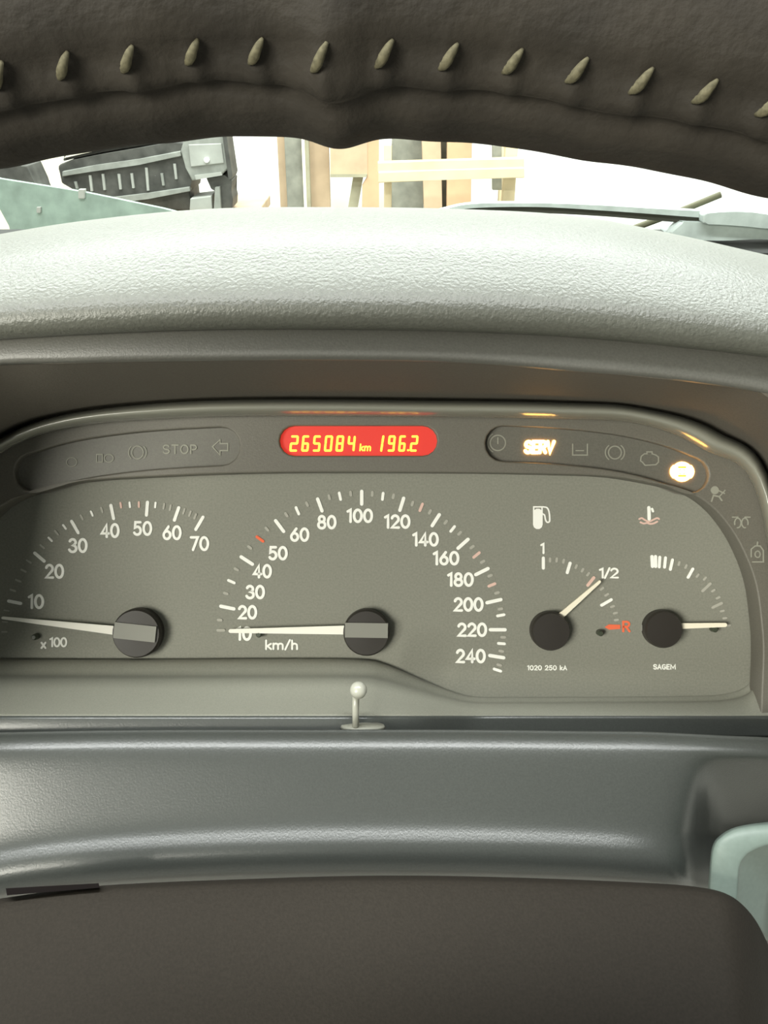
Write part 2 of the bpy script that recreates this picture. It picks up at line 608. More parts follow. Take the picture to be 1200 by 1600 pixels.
def plank(name, x0, x1, ytop, Y, th, material, label, cat='plank', lean=0, group=None):
    """upright board standing on the floor; lean: sideways shift of the top in pixels"""
    yb_ = zrow(0.0, Y)
    cx = (x0 + x1) / 2
    # keep the board's own width: far() is linear in x at one distance and height only
    p0, p1 = far(x0, 300, Y), far(x1, 300, Y)
    wdt = p1.x - p0.x
    ztop = far(cx, ytop, Y).z
    sh = (far(cx + lean, 300, Y).x - far(cx, 300, Y).x)
    me = box_mesh(wdt, th, ztop, 0.002)
    for v in me.vertices:
        v.co.x += sh * (v.co.z - 0.6) / 0.25
    o = link(name, me, material, None, Matrix.Translation(((p0.x + p1.x) / 2, Y + th / 2, 0)))
    return tag(o, label, cat, group)


plank('upright_board', 437, 462, 150, 3.30, 0.03, 'tan', 'tan upright board edge beside the weathered grey board')
plank('upright_board', 448, 476, 150, 3.24, 0.03, 'greyboard', 'weathered grey upright board in front of the tan board')
plank('upright_strip', 474, 479, 150, 3.22, 0.02, 'cream', 'narrow cream strip between two brown strips', 'strip')
plank('upright_strip', 479, 485, 150, 3.22, 0.03, 'olive', 'narrow olive strip beside the broad tan plank', 'strip')
plank('tan_plank', 485, 515.5, 150, 3.30, 0.03, 'tan', 'broad tan plank beside the board with an opening')

# tan board with a low opening and a slanted slat in it
yr = zrow(0.0, 3.26)
t = bpy.data.objects.new('wooden_panel', None)
col.objects.link(t)
t.location = Vector((far(555, 300, 3.26).x, 3.28, 0))
tag(t, 'orange-tan wooden panel with a pale opening behind a slanted slat', 'panel')
slab('top_rail', [(516, 150), (574, 150), (574, 276), (516, 276)], 3.26, 0.03, 'tan', t)
slab('side_rail', [(572, 150), (592, 150), (592, 1800), (560, 1800), (566, 290), (574, 276)], 3.262, 0.03, 'orangewood', t)
slab('slat', [(552, 274), (568, 274), (558, 330), (545, 1200), (525, 1200), (543, 330)], 3.285, 0.02, 'olive', t)
slab('top_strip', [(516, 272), (574, 272), (572, 277), (516, 277)], 3.255, 0.01, 'olive', t)

plank('grey_panel', 612, 662, 130, 3.30, 0.02, 'greyboard', 'weathered grey panel standing behind the pine trestle', 'panel')
plank('tan_plank', 661, 690, 140, 3.22, 0.03, 'tan', 'tan plank leaning behind the trestle beside the grey panel', lean=-6)
plank('gap_shade_strip', 686, 702, 140, 3.29, 0.02, 'gapshade', 'dark strip standing in for the shaded gap between two tan planks', 'strip', lean=-3)  # added strip, coloured as the shade inside the gap
plank('tan_plank', 698, 736, 140, 3.21, 0.03, 'orangewood', 'wider tan plank standing behind the middle of the trestle', lean=-3)

# pine trestle
YT = 2.95
t = bpy.data.objects.new('pine_trestle', None)
col.objects.link(t)
t.location = Vector((far(705, 300, YT).x, YT, 0))
tag(t, 'pale pine trestle with a two-board top rail in front of planks', 'trestle')
yr = 4000
slab('rail_board', [(590, 254), (700, 251), (819, 247), (819, 263), (700, 267), (590, 270)], YT, 0.045, 'pine', t, 0.003)
slab('rail_board', [(591, 269), (700, 266), (819, 262), (820, 278), (700, 281), (591, 286)], YT - 0.02, 0.045, 'pine', t, 0.003)


def leg(x0, x1, Y):
    p0, p1 = far(x0, 300, Y), far(x1, 300, Y)
    zt_ = far(700, 226, Y).z
    me = box_mesh(p1.x - p0.x, 0.04, zt_, 0.003)
    me.transform(Matrix.Translation(Vector(((p0.x + p1.x) / 2, Y + 0.02, 0)) - t.location))
    return link('leg', me, 'pine', t)


leg(600, 612, YT + 0.05)
leg(786, 805, YT + 0.05)
leg(602, 614, YT + 0.40)
leg(780, 786, YT + 0.40)
bl = slab('grey_block', [(770, 228), (784, 228), (784, 297), (770, 297)], YT + 0.10, 0.03, 'greyboard', t)

# cream sheet at the far side
plank('cream_sheet', -160, 98, 130, 3.45, 0.02, 'cream', 'cream coloured sheet leaning on the wall behind the engine part', 'sheet')

# low bench that carries the engine part (its top is below the dashboard edge)
YE = 2.60
zb_ = far(230, 331, YE).z
t = bpy.data.objects.new('low_bench', None)
col.objects.link(t)
cxb = far(225, 300, YE).x
t.location = (cxb, YE + 0.14, 0)
tag(t, 'low wooden bench carrying the black engine part', 'bench')
me = box_mesh(0.62, 0.34, 0.03, 0.003)
me.transform(Matrix.Translation((0, 0, zb_ - 0.031)))
link('bench_top', me, 'tan', t)
for sx in (-1, 1):
    for sy in (-1, 1):
        me = box_mesh(0.04, 0.04, zb_ - 0.03)
        me.transform(Matrix.Translation((sx * 0.27, sy * 0.13, 0)))
        link('leg', me, 'tan', t)

# engine part: ribbed black manifold with an alloy housing
t = bpy.data.objects.new('engine_part', None)
col.objects.link(t)
t.location = Vector((cxb, YE + 0.12, zb_))
tag(t, 'black ribbed engine manifold with grey alloy housing, lying by the wall', 'engine part')
slab('manifold_body', smooth2([(93, 268), (95, 256), (150, 243), (220, 231), (285, 222), (296, 240), (300, 268), (297, 300)], 3) +
     [(240, 306), (180, 312), (120, 300), (96, 286)], YE, 0.16, 'castblack', t, 0.004)
slab('lower_body', [(200, 312), (296, 296), (300, 329), (180, 329)], YE + 0.01, 0.14, 'castblack', t, 0.004)
slab('upper_body', [(98, 252), (160, 238), (262, 222), (270, 200), (150, 200), (102, 232)], YE + 0.03, 0.12, 'castblack', t, 0.004)
slab('flange', [(97, 268), (150, 258), (215, 249), (282, 236), (283, 244), (216, 258), (152, 267), (97, 276)], YE - 0.012, 0.03, 'castgrey', t, 0.002)
slab('flange', [(170, 309), (230, 302), (296, 292), (297, 299), (232, 311), (190, 317)], YE - 0.012, 0.03, 'castgrey', t, 0.002)
slab('cover_plate', [(100, 247), (130, 240), (170, 232), (220, 222), (190, 224), (135, 232), (104, 242)], YE + 0.015, 0.02, 'cream', t)
for i, (x, y0, y1) in enumerate([(118, 284, 295), (141, 274, 299), (161, 272, 297), (186, 272, 296), (206, 271, 294),
                                 (229, 262, 298), (253, 271, 290), (273, 256, 280)]):
    slab('rib', [(x - 2.5, y0), (x + 1.5, y0), (x + 4.0, y1), (x + 0.5, y1)], YE - 0.008, 0.02,
         'castgrey' if i in (0, 6) else 'castpale', t)
hs = slab('alloy_housing', [(282, 236), (292, 200), (346, 200), (352, 228), (358, 262), (345, 275), (322, 277), (300, 283), (290, 262)],
          YE - 0.015, 0.14, 'castgrey', t, 0.004)
slab('housing_ledge', [(304, 274), (346, 269), (347, 274), (306, 281)], YE - 0.022, 0.02, 'castpale', t)
slab('housing_panel', [(294, 226), (346, 224), (350, 255), (298, 261)], YE - 0.019, 0.02, 'castpale', t, 0.002)
slab('housing_edge', [(346, 200), (352, 200), (363, 274), (361, 280), (357, 280)], YE - 0.025, 0.1, 'castblack', t)
slab('clamp_bracket', [(322, 278), (350, 273), (363, 282), (360, 300), (364, 310), (363, 326), (346, 329), (342, 300), (330, 296)],
     YE - 0.005, 0.10, 'castblack', t, 0.003)
slab('foot', [(297, 310), (330, 306), (332, 329), (296, 329)], YE - 0.018, 0.10, 'castpale', t, 0.003)
slab('bracket_post', [(336, 293), (343, 292), (345, 329), (334, 329)], YE - 0.022, 0.02, 'castgrey', t)
me = lathe([(0.0, 0.006), (0.006, 0.006), (0.0075, 0.003), (0.0075, -0.004)], 12)
me.transform(Matrix.Translation(far(323, 250, YE - 0.024) - t.location) @ Matrix.Rotation(PI / 2, 4, 'X'))
link('bolt', me, 'bolt', t)

# dusty green panel (sloping) in front of the engine part
YG = 1.75
bm = bmesh.new()
front = [(14, 353), (-30, 272), (0, 279.5), (130, 300), (255, 326), (330, 345), (330, 1000), (30, 1000)]
slab_bm(bm, front, YG, 0.012)
me = bm_mesh(bm)
b0 = Vector((far(130, 300, YG).x, YG, min(v.co.z for v in me.vertices)))
me.transform(Matrix.Translation(-b0))
t = bpy.data.objects.new('green_panel', None)
col.objects.link(t)
t.location = b0
tag(t, 'dusty grey-green tapering sheet in front of the engine part', 'sheet')
link('sheet', me, 'panelgreen', t)
for (x, y, r_) in ((127, 303, 5), (60, 328, 3.2)):
    slab('clip', [(x - r_, y - r_ * 1.4), (x + r_, y - r_ * 1.4), (x + r_, y + r_ * 1.5), (x - r_, y + r_ * 1.5)], YG - 0.006, 0.012, 'castpale', t, 0.001)
zpan = b0.z
# small dark part peeping out left of the sheet
YD = 2.3
o = slab('dark_offcut', [(-60, 240), (20, 252), (34, 262), (42, 258), (52, 286), (60, 300), (60, 1000), (25, 1000), (25, 300), (-60, 290)], YD, 0.1, 'castblack', None, 0.003)
tag(o, 'dark crumpled offcut beside the cream sheet, behind the green sheet', 'offcut')

# ================================================================== dashboard
dash = thing('dashboard', 'grey grained plastic dashboard with hooded binnacle around the gauges', 'dashboard', (600, 1370, 0.31))
XS = [-260, -60, 120, 320, 520, 720, 900, 1060, 1220, 1420]


def bend(keys):
    """interpolate a y offset over x"""
    def f(x):
        for i in range(len(keys) - 1):
            if keys[i][0] <= x <= keys[i + 1][0]:
                t = (x - keys[i][0]) / (keys[i + 1][0] - keys[i][0])
                t = t * t * (3 - 2 * t) * 0.3 + t * 0.7
                return keys[i][1] + (keys[i + 1][1] - keys[i][1]) * t
        return keys[0][1] if x < keys[0][0] else keys[-1][1]
    return f


top_b = bend([(-260, 75), (-60, 52), (120, 23), (320, 3), (520, 0), (720, 3), (900, 14), (1060, 44), (1220, 80), (1420, 120)])
lip_b = bend([(-260, 42), (-60, 20), (120, 8), (320, 0), (520, -1), (720, 3), (900, 12), (1060, 27), (1220, 46), (1420, 80)])
hood = []
for (y, d, t_) in ((590, 0.51, 0), (420, 0.46, 0), (360, 0.40, 0), (342, 0.35, 0), (338, 0.318, 0), (340, 0.302, 0.02), (353, 0.282, 0.1), (385, 0.264, 0.35),
                   (430, 0.254, 0.65), (466, 0.2485, 0.85), (486, 0.2475, 0.95), (496, 0.2495, 1), (499, 0.254, 1), (500, 0.262, 1)):
    hood.append([(x, y + top_b(x) * (1 - t_) + lip_b(x) * t_, d) for x in XS])
shell('instrument_hood', pxrows(hood), 'hood', dash, 6, 4, 0.003)

# the body of the dashboard behind the binnacle, reaching to the foot of the windscreen
prf = [(0.350, 0.42), (0.345, 0.86), (0.36, 0.895), (0.40, 0.905), (0.52, 0.895), (0.845, 0.832), (0.845, 0.42)]
vs = [Vector((sx * 0.64, y_, z_)) for sx in (-1, 1) for y_, z_ in prf]
n_ = len(prf)
fs = [tuple(range(n_)), tuple(range(2 * n_ - 1, n_ - 1, -1))] + [(i, n_ + i, n_ + (i + 1) % n_, (i + 1) % n_) for i in range(n_)]
bm = bmesh.new()
me = mesh_from(vs, fs)
bm.from_mesh(me)
me = bm_mesh(bm)
me.transform(dash.matrix_world.inverted())
link('dash_body', me, 'fascia', dash)

br_b = bend([(-260, 75), (-60, 15), (120, 5), (320, 1), (520, 0), (720, 4), (900, 18), (1060, 32), (1220, 58), (1420, 120)])
brow = []
for (y, d, t_) in ((494, 0.263, 0), (502, 0.260, 0), (506, 0.2555, 0), (512, 0.2535, 0.1), (530, 0.2525, 0.5), (552, 0.2525, 0.9), (560, 0.2535, 1), (563, 0.2555, 1)):
    brow.append([(x, y + lip_b(x) * (1 - t_) + br_b(x) * t_, d) for x in XS])
shell('brow_fascia', pxrows(brow), 'fascia', dash, 6, 4, 0.002)

# the tunnel between brow and gauges
B = [(-300, 1150), (-290, 880), (-200, 660), (-40, 577), (100, 568), (245, 564), (430, 562), (700, 565), (890, 579), (1030, 592), (1190, 614), (1330, 800), (1350, 1150)]
D1 = [(-150, 1150), (-142, 900), (-100, 765), (0, 684), (100, 648), (250, 630), (430, 624), (700, 626), (880, 629), (1000, 637), (1120, 674), (1208, 765), (1262, 1150)]
D2 = [(-120, 1150), (-112, 900), (-75, 775), (8, 704), (105, 669), (250, 655), (430, 650), (700, 652), (880, 655), (1000, 663), (1098, 702), (1185, 782), (1228, 1150)]


def mixc(P, Q, t):
    return [(p[0] + (q[0] - p[0]) * t, p[1] + (q[1] - p[1]) * t) for p, q in zip(P, Q)]


rows = []
for t_, d in ((0, 0.2545), (0.04, 0.258), (0.35, 0.28), (0.7, 0.306), (1.0, 0.328)):
    rows.append([(x, y, d) for x, y in mixc(B, D1, t_)])
shell('tunnel_wall', pxrows(rows), 'tunnel', dash, 8, 3, 0.002)
rows = []
for t_, d in ((-0.05, 0.330), (0.1, 0.3245), (0.3, 0.3215), (0.55, 0.3215), (0.8, 0.325), (0.95, 0.331), (1.0, 0.338)):
    rows.append([(x, y, d) for x, y in mixc(D1, D2, t_)])
shell('binnacle_bead', pxrows(rows), 'bead', dash, 8, 3, 0.001)

# ledge below the dials
LX = [-140, 60, 250, 430, 560, 600, 650, 700, 740, 800, 950, 1060, 1130, 1166, 1186, 1240]
LY = [1030, 1030, 1030, 1029, 1030, 1037, 1058, 1078, 1088, 1089, 1088, 1087, 1084, 1071, 1045, 1020]
reach = bend([(-140, 1.0), (560, 1.0), (640, 0.85), (740, 0.5), (950, 0.36), (1240, 0.36)])     # how far the ledge comes out
rows = []
for q, d in ((0.0, 0.3515), (0.02, 0.3470), (0.27, 0.3425), (0.36, 0.3370), (0.65, 0.3260), (0.92, 0.3150), (0.985, 0.3125), (1.02, 0.3120)):
    rows.append([(x, y + (1118 - y) * q, 0.3515 - (0.3515 - d) * reach(x)) for x, y in zip(LX, LY)])
shell('dial_ledge', pxrows(rows), 'ledge', dash, 5, 3, 0.001)
rows = [[(x, y, 0.3515 - (0.3515 - d) * reach(x)) for x in LX] for y, d in ((1118.5, 0.3119), (1130, 0.3112), (1143, 0.3108), (1152, 0.3108))]
shell('ledge_riser', pxrows(rows), 'lower', dash, 3, 2, 0.001)

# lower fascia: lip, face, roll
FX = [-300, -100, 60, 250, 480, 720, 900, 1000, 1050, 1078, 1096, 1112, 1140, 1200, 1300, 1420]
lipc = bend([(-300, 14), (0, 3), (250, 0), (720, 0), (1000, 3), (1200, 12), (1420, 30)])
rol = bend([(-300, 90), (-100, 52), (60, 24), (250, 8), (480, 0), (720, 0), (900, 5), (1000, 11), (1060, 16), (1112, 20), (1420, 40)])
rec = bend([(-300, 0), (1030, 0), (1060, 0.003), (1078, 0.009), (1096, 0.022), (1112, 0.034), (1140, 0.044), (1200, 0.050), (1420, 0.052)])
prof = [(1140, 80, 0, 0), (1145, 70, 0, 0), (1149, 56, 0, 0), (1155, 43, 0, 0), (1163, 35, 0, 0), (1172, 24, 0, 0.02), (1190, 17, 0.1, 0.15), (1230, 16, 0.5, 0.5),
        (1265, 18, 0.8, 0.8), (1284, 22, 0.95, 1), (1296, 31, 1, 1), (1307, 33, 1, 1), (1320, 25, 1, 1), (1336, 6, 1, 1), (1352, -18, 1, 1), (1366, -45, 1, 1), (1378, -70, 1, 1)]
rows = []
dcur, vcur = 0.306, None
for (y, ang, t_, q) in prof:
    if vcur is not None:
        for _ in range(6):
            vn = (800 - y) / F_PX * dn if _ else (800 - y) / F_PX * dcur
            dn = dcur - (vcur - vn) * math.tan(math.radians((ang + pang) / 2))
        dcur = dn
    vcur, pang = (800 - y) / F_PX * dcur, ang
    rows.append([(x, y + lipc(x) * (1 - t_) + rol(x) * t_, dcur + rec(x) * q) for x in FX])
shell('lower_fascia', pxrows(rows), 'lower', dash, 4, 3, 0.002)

# ================================================================== steering column
colm = thing('steering_column', 'brown-grey column shroud, darkened for shade, below the dashboard roll', 'column shroud', (600, 1600, 0.25))
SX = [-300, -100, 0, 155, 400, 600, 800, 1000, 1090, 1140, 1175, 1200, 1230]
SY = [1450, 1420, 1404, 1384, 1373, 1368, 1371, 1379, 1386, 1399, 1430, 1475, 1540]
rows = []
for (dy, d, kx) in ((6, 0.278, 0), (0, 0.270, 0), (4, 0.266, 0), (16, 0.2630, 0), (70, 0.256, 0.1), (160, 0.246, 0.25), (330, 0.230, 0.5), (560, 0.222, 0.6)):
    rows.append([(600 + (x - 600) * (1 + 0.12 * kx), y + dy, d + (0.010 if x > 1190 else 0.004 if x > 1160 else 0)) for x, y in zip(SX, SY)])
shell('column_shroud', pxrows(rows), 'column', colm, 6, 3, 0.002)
slot = [(9, 1388), (154, 1380), (156, 1387), (11, 1399)]
P = [pt(x, y, 0.2625) for x, y in slot] + [pt(x, y, 0.2665) for x, y in slot]
link('slot_shade_bar', mesh_from(P, [(0, 1, 2, 3), (4, 7, 6, 5), (0, 4, 5, 1), (1, 5, 6, 2), (2, 6, 7, 3), (3, 7, 4, 0)]), 'black', colm)  # solid black bar stands in for the shade of the open gap

st = thing('stalk_switch', 'pale grey-green rounded switch housing beside the column shroud', 'switch', (1170, 1420, 0.29))
rows = [
    [(1106, 1392, .300), (1109, 1350, .300), (1113, 1322, .300), (1124, 1306, .300), (1150, 1292, .300), (1200, 1284, .300), (1280, 1280, .300), (1360, 1285, .300)],
    [(1107, 1394, .288), (1110, 1350, .288), (1114, 1323, .288), (1126, 1307, .288), (1151, 1293, .288), (1200, 1286, .288), (1280, 1282, .288), (1360, 1287, .288)],
    [(1113, 1400, .284), (1116, 1352, .284), (1120, 1328, .284), (1130, 1313, .284), (1153, 1300, .284), (1200, 1292, .284), (1280, 1288, .284), (1360, 1292, .284)],
    [(1148, 1410, .282), (1150, 1375, .282), (1152, 1350, .282), (1160, 1336, .282), (1172, 1326, .282), (1206, 1314, .282), (1280, 1308, .282), (1360, 1310, .282)],
    [(1156, 1416, .284), (1157, 1385, .284), (1160, 1360, .284), (1167, 1346, .284), (1180, 1336, .284), (1210, 1326, .284), (1280, 1320, .284), (1360, 1320, .284)],
    [(1200, 1470, .296), (1203, 1430, .296), (1207, 1405, .296), (1212, 1390, .296), (1222, 1380, .296), (1240, 1370, .296), (1290, 1362, .296), (1360, 1360, .296)],
]
shell('switch_housing', pxrows(rows), 'stalkbase', st, 4, 4, 0.0015)

# ================================================================== instrument cluster
DF = 0.350
clu = thing('instrument_cluster', 'dark grey instrument cluster with white gauge scales and lit warning lamps', 'gauge cluster', (600, 1100, 0.36))
dial = plate('dial_plate', [(-135, 715), (1235, 715), (1235, 1115), (-135, 1115)], [], DF, DF + 0.004, 'face', clu, 0.0003)

inner = [(-85, 1150), (-82, 940), (-52, 860), (0, 792), (100, 756), (250, 744), (430, 738), (700, 738), (880, 741), (960, 745), (1030, 757), (1065, 766),
         (1095, 779), (1126, 806), (1156, 850), (1180, 910), (1190, 980), (1192, 1025), (1190, 1080), (1188, 1150)]
ci = smooth2(inner, 4)
outer = [(-125, 1150), (-117, 900), (-80, 772), (4, 700), (103, 665), (250, 651), (430, 646), (700, 648), (880, 651), (1000, 659), (1101, 698), (1190, 779), (1233, 1150)]
co_ = smooth2(outer, 6)
pl_left = pill([(345, 697), (270, 701), (200, 707), (120, 719), (52, 738)], 30)
pl_lcd = pill([(460, 688.5), (560, 688.5), (660, 688.5)], 23.5)
pl_right = pill([(786, 693), (870, 697), (960, 707), (1030, 723), (1080, 742)], 28)
DBZ = 0.338
bez = plate('bezel', co_ + ci[::-1], [pl_left, pl_lcd, pl_right], DBZ, DF - 0.0004, 'bezel', clu, 0.0006)
DL = 0.3415


def grow(poly, s):
    cx = sum(p[0] for p in poly) / len(poly)
    cy = sum(p[1] for p in poly) / len(poly)
    return [(cx + (x - cx) * s, cy + (y - cy) * s) for x, y in poly]


wl = plate('warning_strip', pill([(345, 697), (270, 701), (200, 707), (120, 719), (52, 738)], 33), [], DL, DL + 0.003, 'lens', clu, 0.0002)
wr = plate('warning_strip', pill([(786, 693), (870, 697), (960, 707), (1030, 723), (1080, 742)], 31), [], DL, DL + 0.003, 'lens', clu, 0.0002)
lc = plate('odometer_display', pill([(460, 688.5), (560, 688.5), (660, 688.5)], 26), [], 0.3405, 0.3435, 'lcd', clu, 0.0002)
lc['label'] = 'glowing red odometer display'

# --- seven segment digits
SEG = {'0': 'abcdef', '1': 'bc', '2': 'abged', '4': 'fgbc', '5': 'afgcd', '6': 'afgedc', '8': 'abcdefg', '9': 'abcdfg'}


def seg_lines(ch, x0, x1, y0, y1, wd, sl=0.10):
    ym = (y0 + y1) / 2
    gp = wd * 0.25
    q = {'a': ((x0, y0), (x1, y0)), 'b': ((x1, y0), (x1, ym)), 'c': ((x1, ym), (x1, y1)), 'd': ((x0, y1), (x1, y1)),
         'e': ((x0, ym), (x0, y1)), 'f': ((x0, y0), (x0, ym)), 'g': ((x0, ym), (x1, ym))}
    out_ = []
    for s in SEG[ch]:
        (ax, ay), (bx, by) = q[s]
        dx, dy = bx - ax, by - ay
        ln = math.hypot(dx, dy)
        ax, ay, bx, by = ax + dx / ln * gp, ay + dy / ln * gp, bx - dx / ln * gp, by - dy / ln * gp
        out_.append(([(ax - (ay - ym) * sl, ay), (bx - (by - ym) * sl, by)], wd, False))
    return out_


for ch, xa, xb in (('2', 453, 466), ('6', 471.5, 483), ('5', 489, 501), ('0', 507, 519.5), ('8', 525, 537), ('4', 543, 555),
                   ('9', 606, 617.5), ('6', 623, 634), ('2', 641, 653)):
    printed('display_digit', seg_lines(ch, xa + 1.7, xb - 1.7, 682, 704, 3.4), 0.3402, 'lcdseg', lc)
printed('display_digit', [([(599, 682), (597.4, 692)], 3.4, False), ([(597.2, 694), (595.6, 704)], 3.4, False)], 0.3402, 'lcdseg', lc)
printed('display_digit', [([(637.4, 703.4), (638.2, 703.4)], 3.0, False)], 0.3402, 'lcdseg', lc)
printed('display_unit', text_lines('km', 571, 699, 10, 2.2, 0.2, 17, 0.1), 0.3402, 'lcdseg', lc)

# --- lit and unlit warning symbols
sv = printed('lit_text', text_lines('SERV', 843, 698.5, 17, 5.2, 0.16, 44, 0.08), DL - 0.0004, 'amber', wr)
sv['label'] = 'glowing amber SERV lettering'
bk = printed('lit_symbol', [(arc(1066, 737, 10.8, 10.3, 0, 360, 28), 10.5, True), ([(1063, 737), (1069, 737)], 5, False),
                            ([(1066, 731), (1066, 743)], 4, False), (arc(1066, 737, 17.5, 14, -40, 40, 8), 3, False),
                            (arc(1066, 737, 17.5, 14, 140, 220, 8), 3, False)], DL - 0.0004, 'amber', wr)
bk['label'] = 'glowing amber brake warning symbol'
for yy in (730, 743.5):
    printed('symbol_detail', [([(1061, yy), (1071, yy)], 2.6, False)], DL - 0.0007, 'amberdark', wr)


def ring(cx, cy, rx, ry, wd=1.8, a0=0, a1=360):
    return (arc(cx, cy, rx, ry, a0, a1, 24), wd, a1 - a0 == 360)


ds = DL - 0.0003
printed('warning_symbol', [ring(778, 692, 12, 12), ([(778, 684), (778, 693)], 1.8, False), ring(778, 692, 16, 16, 1.4, 120, 240)], ds, 'dim2', wr)
printed('warning_symbol', [([(895, 694), (895, 711), (918, 711), (918, 694)], 2, False), ([(900, 704), (912, 704)], 1.6, False)], ds, 'dim2', wr)
printed('warning_symbol', [ring(961, 707, 10, 10), ring(961, 707, 15, 14, 1.6, -50, 50), ring(961, 707, 15, 14, 1.6, 130, 230)], ds, 'dim2', wr)
printed('warning_symbol', [([(1002, 713), (1007, 709), (1011, 709), (1011, 706), (1019, 706), (1019, 709), (1025, 711), (1029, 714), (1029, 722), (1025, 726),
                             (1008, 727), (1004, 722), (1001, 720)], 1.8, True)], ds, 'dim2', wr)
printed('warning_symbol', [([(332, 698), (344, 687), (344, 693), (356, 693), (356, 704), (344, 704), (344, 711)], 2, True)], ds, 'dim2', wl)
printed('warning_text', text_lines('STOP', 281, 702, 13, 2.2, 0.25, 52), ds, 'dim2', wl)
printed('warning_symbol', [ring(215, 707, 9, 10), ring(215, 707, 14, 13, 1.6, -45, 45), ring(215, 707, 14, 13, 1.6, 135, 225)], ds, 'dim2', wl)
printed('warning_symbol', [([(151, 710), (151, 722), (160, 722), (160, 710)], 1.8, True), ring(170, 716, 7, 6, 1.8)], ds, 'dim2', wl)
printed('warning_symbol', [ring(112, 722, 8, 7, 1.6)], ds, 'dim2', wl)
db = DBZ - 0.0003
printed('warning_symbol', [(arc(1117, 766, 3.2, 3.2, 0, 360, 14), 6.4, True), ([(1112, 783), (1115, 774), (1124, 776), (1128, 782)], 2.4, False),
                           ([(1124, 767), (1132, 771)], 2.2, False), ([(1125, 775), (1133, 766)], 1.8, False)], db, 'dim2', bez)
printed('warning_symbol', [([(1145, 808), (1153, 808)], 2, False), (arc(1153, 817, 5, 7.5, 100, -200, 14), 2, False), (arc(1164, 817, 5, 7.5, 80, 380, 14), 2, False),
                           ([(1164, 808), (1172, 808)], 2, False)], db, 'dim2', bez)
printed('warning_symbol', [([(1174, 870), (1174, 858), (1180, 853), (1188, 853), (1193, 860), (1193, 878), (1176, 878)], 2, False), ring(1184, 866, 4, 5, 1.8),
                           ([(1183, 853), (1184, 847)], 2, False)], db, 'dim2', bez)

# --- gauge scales
dt = DF - 0.0003


def tick(p, q, wd, material='white'):
    return printed('tick_mark', [([p, q], wd, False)], dt, material, dial)


def z4(x, y): return (300 + x / 2.3077, 740 + y / 2.3077)
def z3(x, y): return (x / 3.0, 600 + y / 3.0)
def zf(x, y): return (800 + x / 5.335, 770 + y / 5.335)
def zt5(x, y): return (960 + x / 5.335, 770 + y / 5.335)


def inset(p, q, r):
    v = Vector(q) - Vector(p)
    l = v.length
    u = v / l * min(r, l * 0.45)
    return (p[0] + u.x, p[1] + u.y), (q[0] - u.x, q[1] - u.y)


for a, b, c, d_ in [(98, 477, 157, 489), (172, 297, 223, 330), (298, 165, 334, 213), (451, 86, 471, 140), (612, 58, 612, 116), (765, 83, 748, 138), (895, 143, 863, 193),
                    (1000, 233, 955, 273), (1073, 340, 1018, 367), (1120, 453, 1058, 467), (1135, 563, 1070, 563), (1130, 665, 1068, 655)]:
    p, q = inset(z4(a, b), z4(c, d_), 2.6)
    tick(p, q, 5.4)
for i, (a, b, c, d_) in enumerate([(88, 565, 120, 565), (127, 383, 157, 396), (230, 225, 260, 247), (373, 118, 387, 150), (530, 65, 537, 98), (690, 66, 686, 98), (833, 105, 820, 138),
                    (950, 187, 930, 212), (1040, 282, 1012, 305), (1097, 395, 1066, 408), (1130, 508, 1097, 514), (1132, 614, 1100, 612), (1118, 714, 1085, 703)]):
    p, q = inset(z4(a, b), z4(c, d_), 2.1)
    tick(p, q, 4.4, {0: 'dim', 2: 'redprint', 6: 'pinkprint', 8: 'pinkprint', 9: 'pinkprint'}.get(i, 'white'))
SC = (567.0, 985.0)
for (a, b) in [(100, 528), (122, 432), (160, 345), (208, 266), (270, 200), (340, 148), (415, 110), (495, 85), (572, 72), (650, 73), (726, 82), (795, 108), (858, 138), (915, 175),
               (965, 215), (1010, 265), (1048, 318), (1075, 368), (1100, 430), (1112, 488), (1122, 590), (1115, 640), (1108, 690)]:
    x, y = z4(a, b)
    v = (Vector(SC) - Vector((x, y))).normalized() * 2.4
    tick((x - v.x, y - v.y), (x + v.x, y + v.y), 4.2, 'dim')


def number(s, x, y, h, wd=3.6, width=None, material='white', gap=0.24):
    return printed('dial_number', text_lines(s, x, y, h, wd, gap, width), dt, material, dial)


for s, a, b in [('10', 187, 577), ('20', 200, 500), ('30', 228, 427), ('40', 253, 352), ('50', 310, 287), ('60', 388, 220), ('80', 486, 175), ('100', 605, 152), ('120', 740, 173),
                ('140', 842, 237), ('160', 916, 305), ('180', 968, 382), ('200', 997, 472), ('220', 1010, 563), ('240', 1005, 658)]:
    x, y = z4(a, b)
    wdt = {2: 26.5, 3: 43.0}[len(s)]
    if s[0] == '1': wdt -= 5.5
    number(s, x, y, 18.6, 4.3, wdt)
printed('dial_text', text_lines('km/h', 440, 1007.5, 13.5, 2.9, 0.16, 50), dt, 'white', dial)

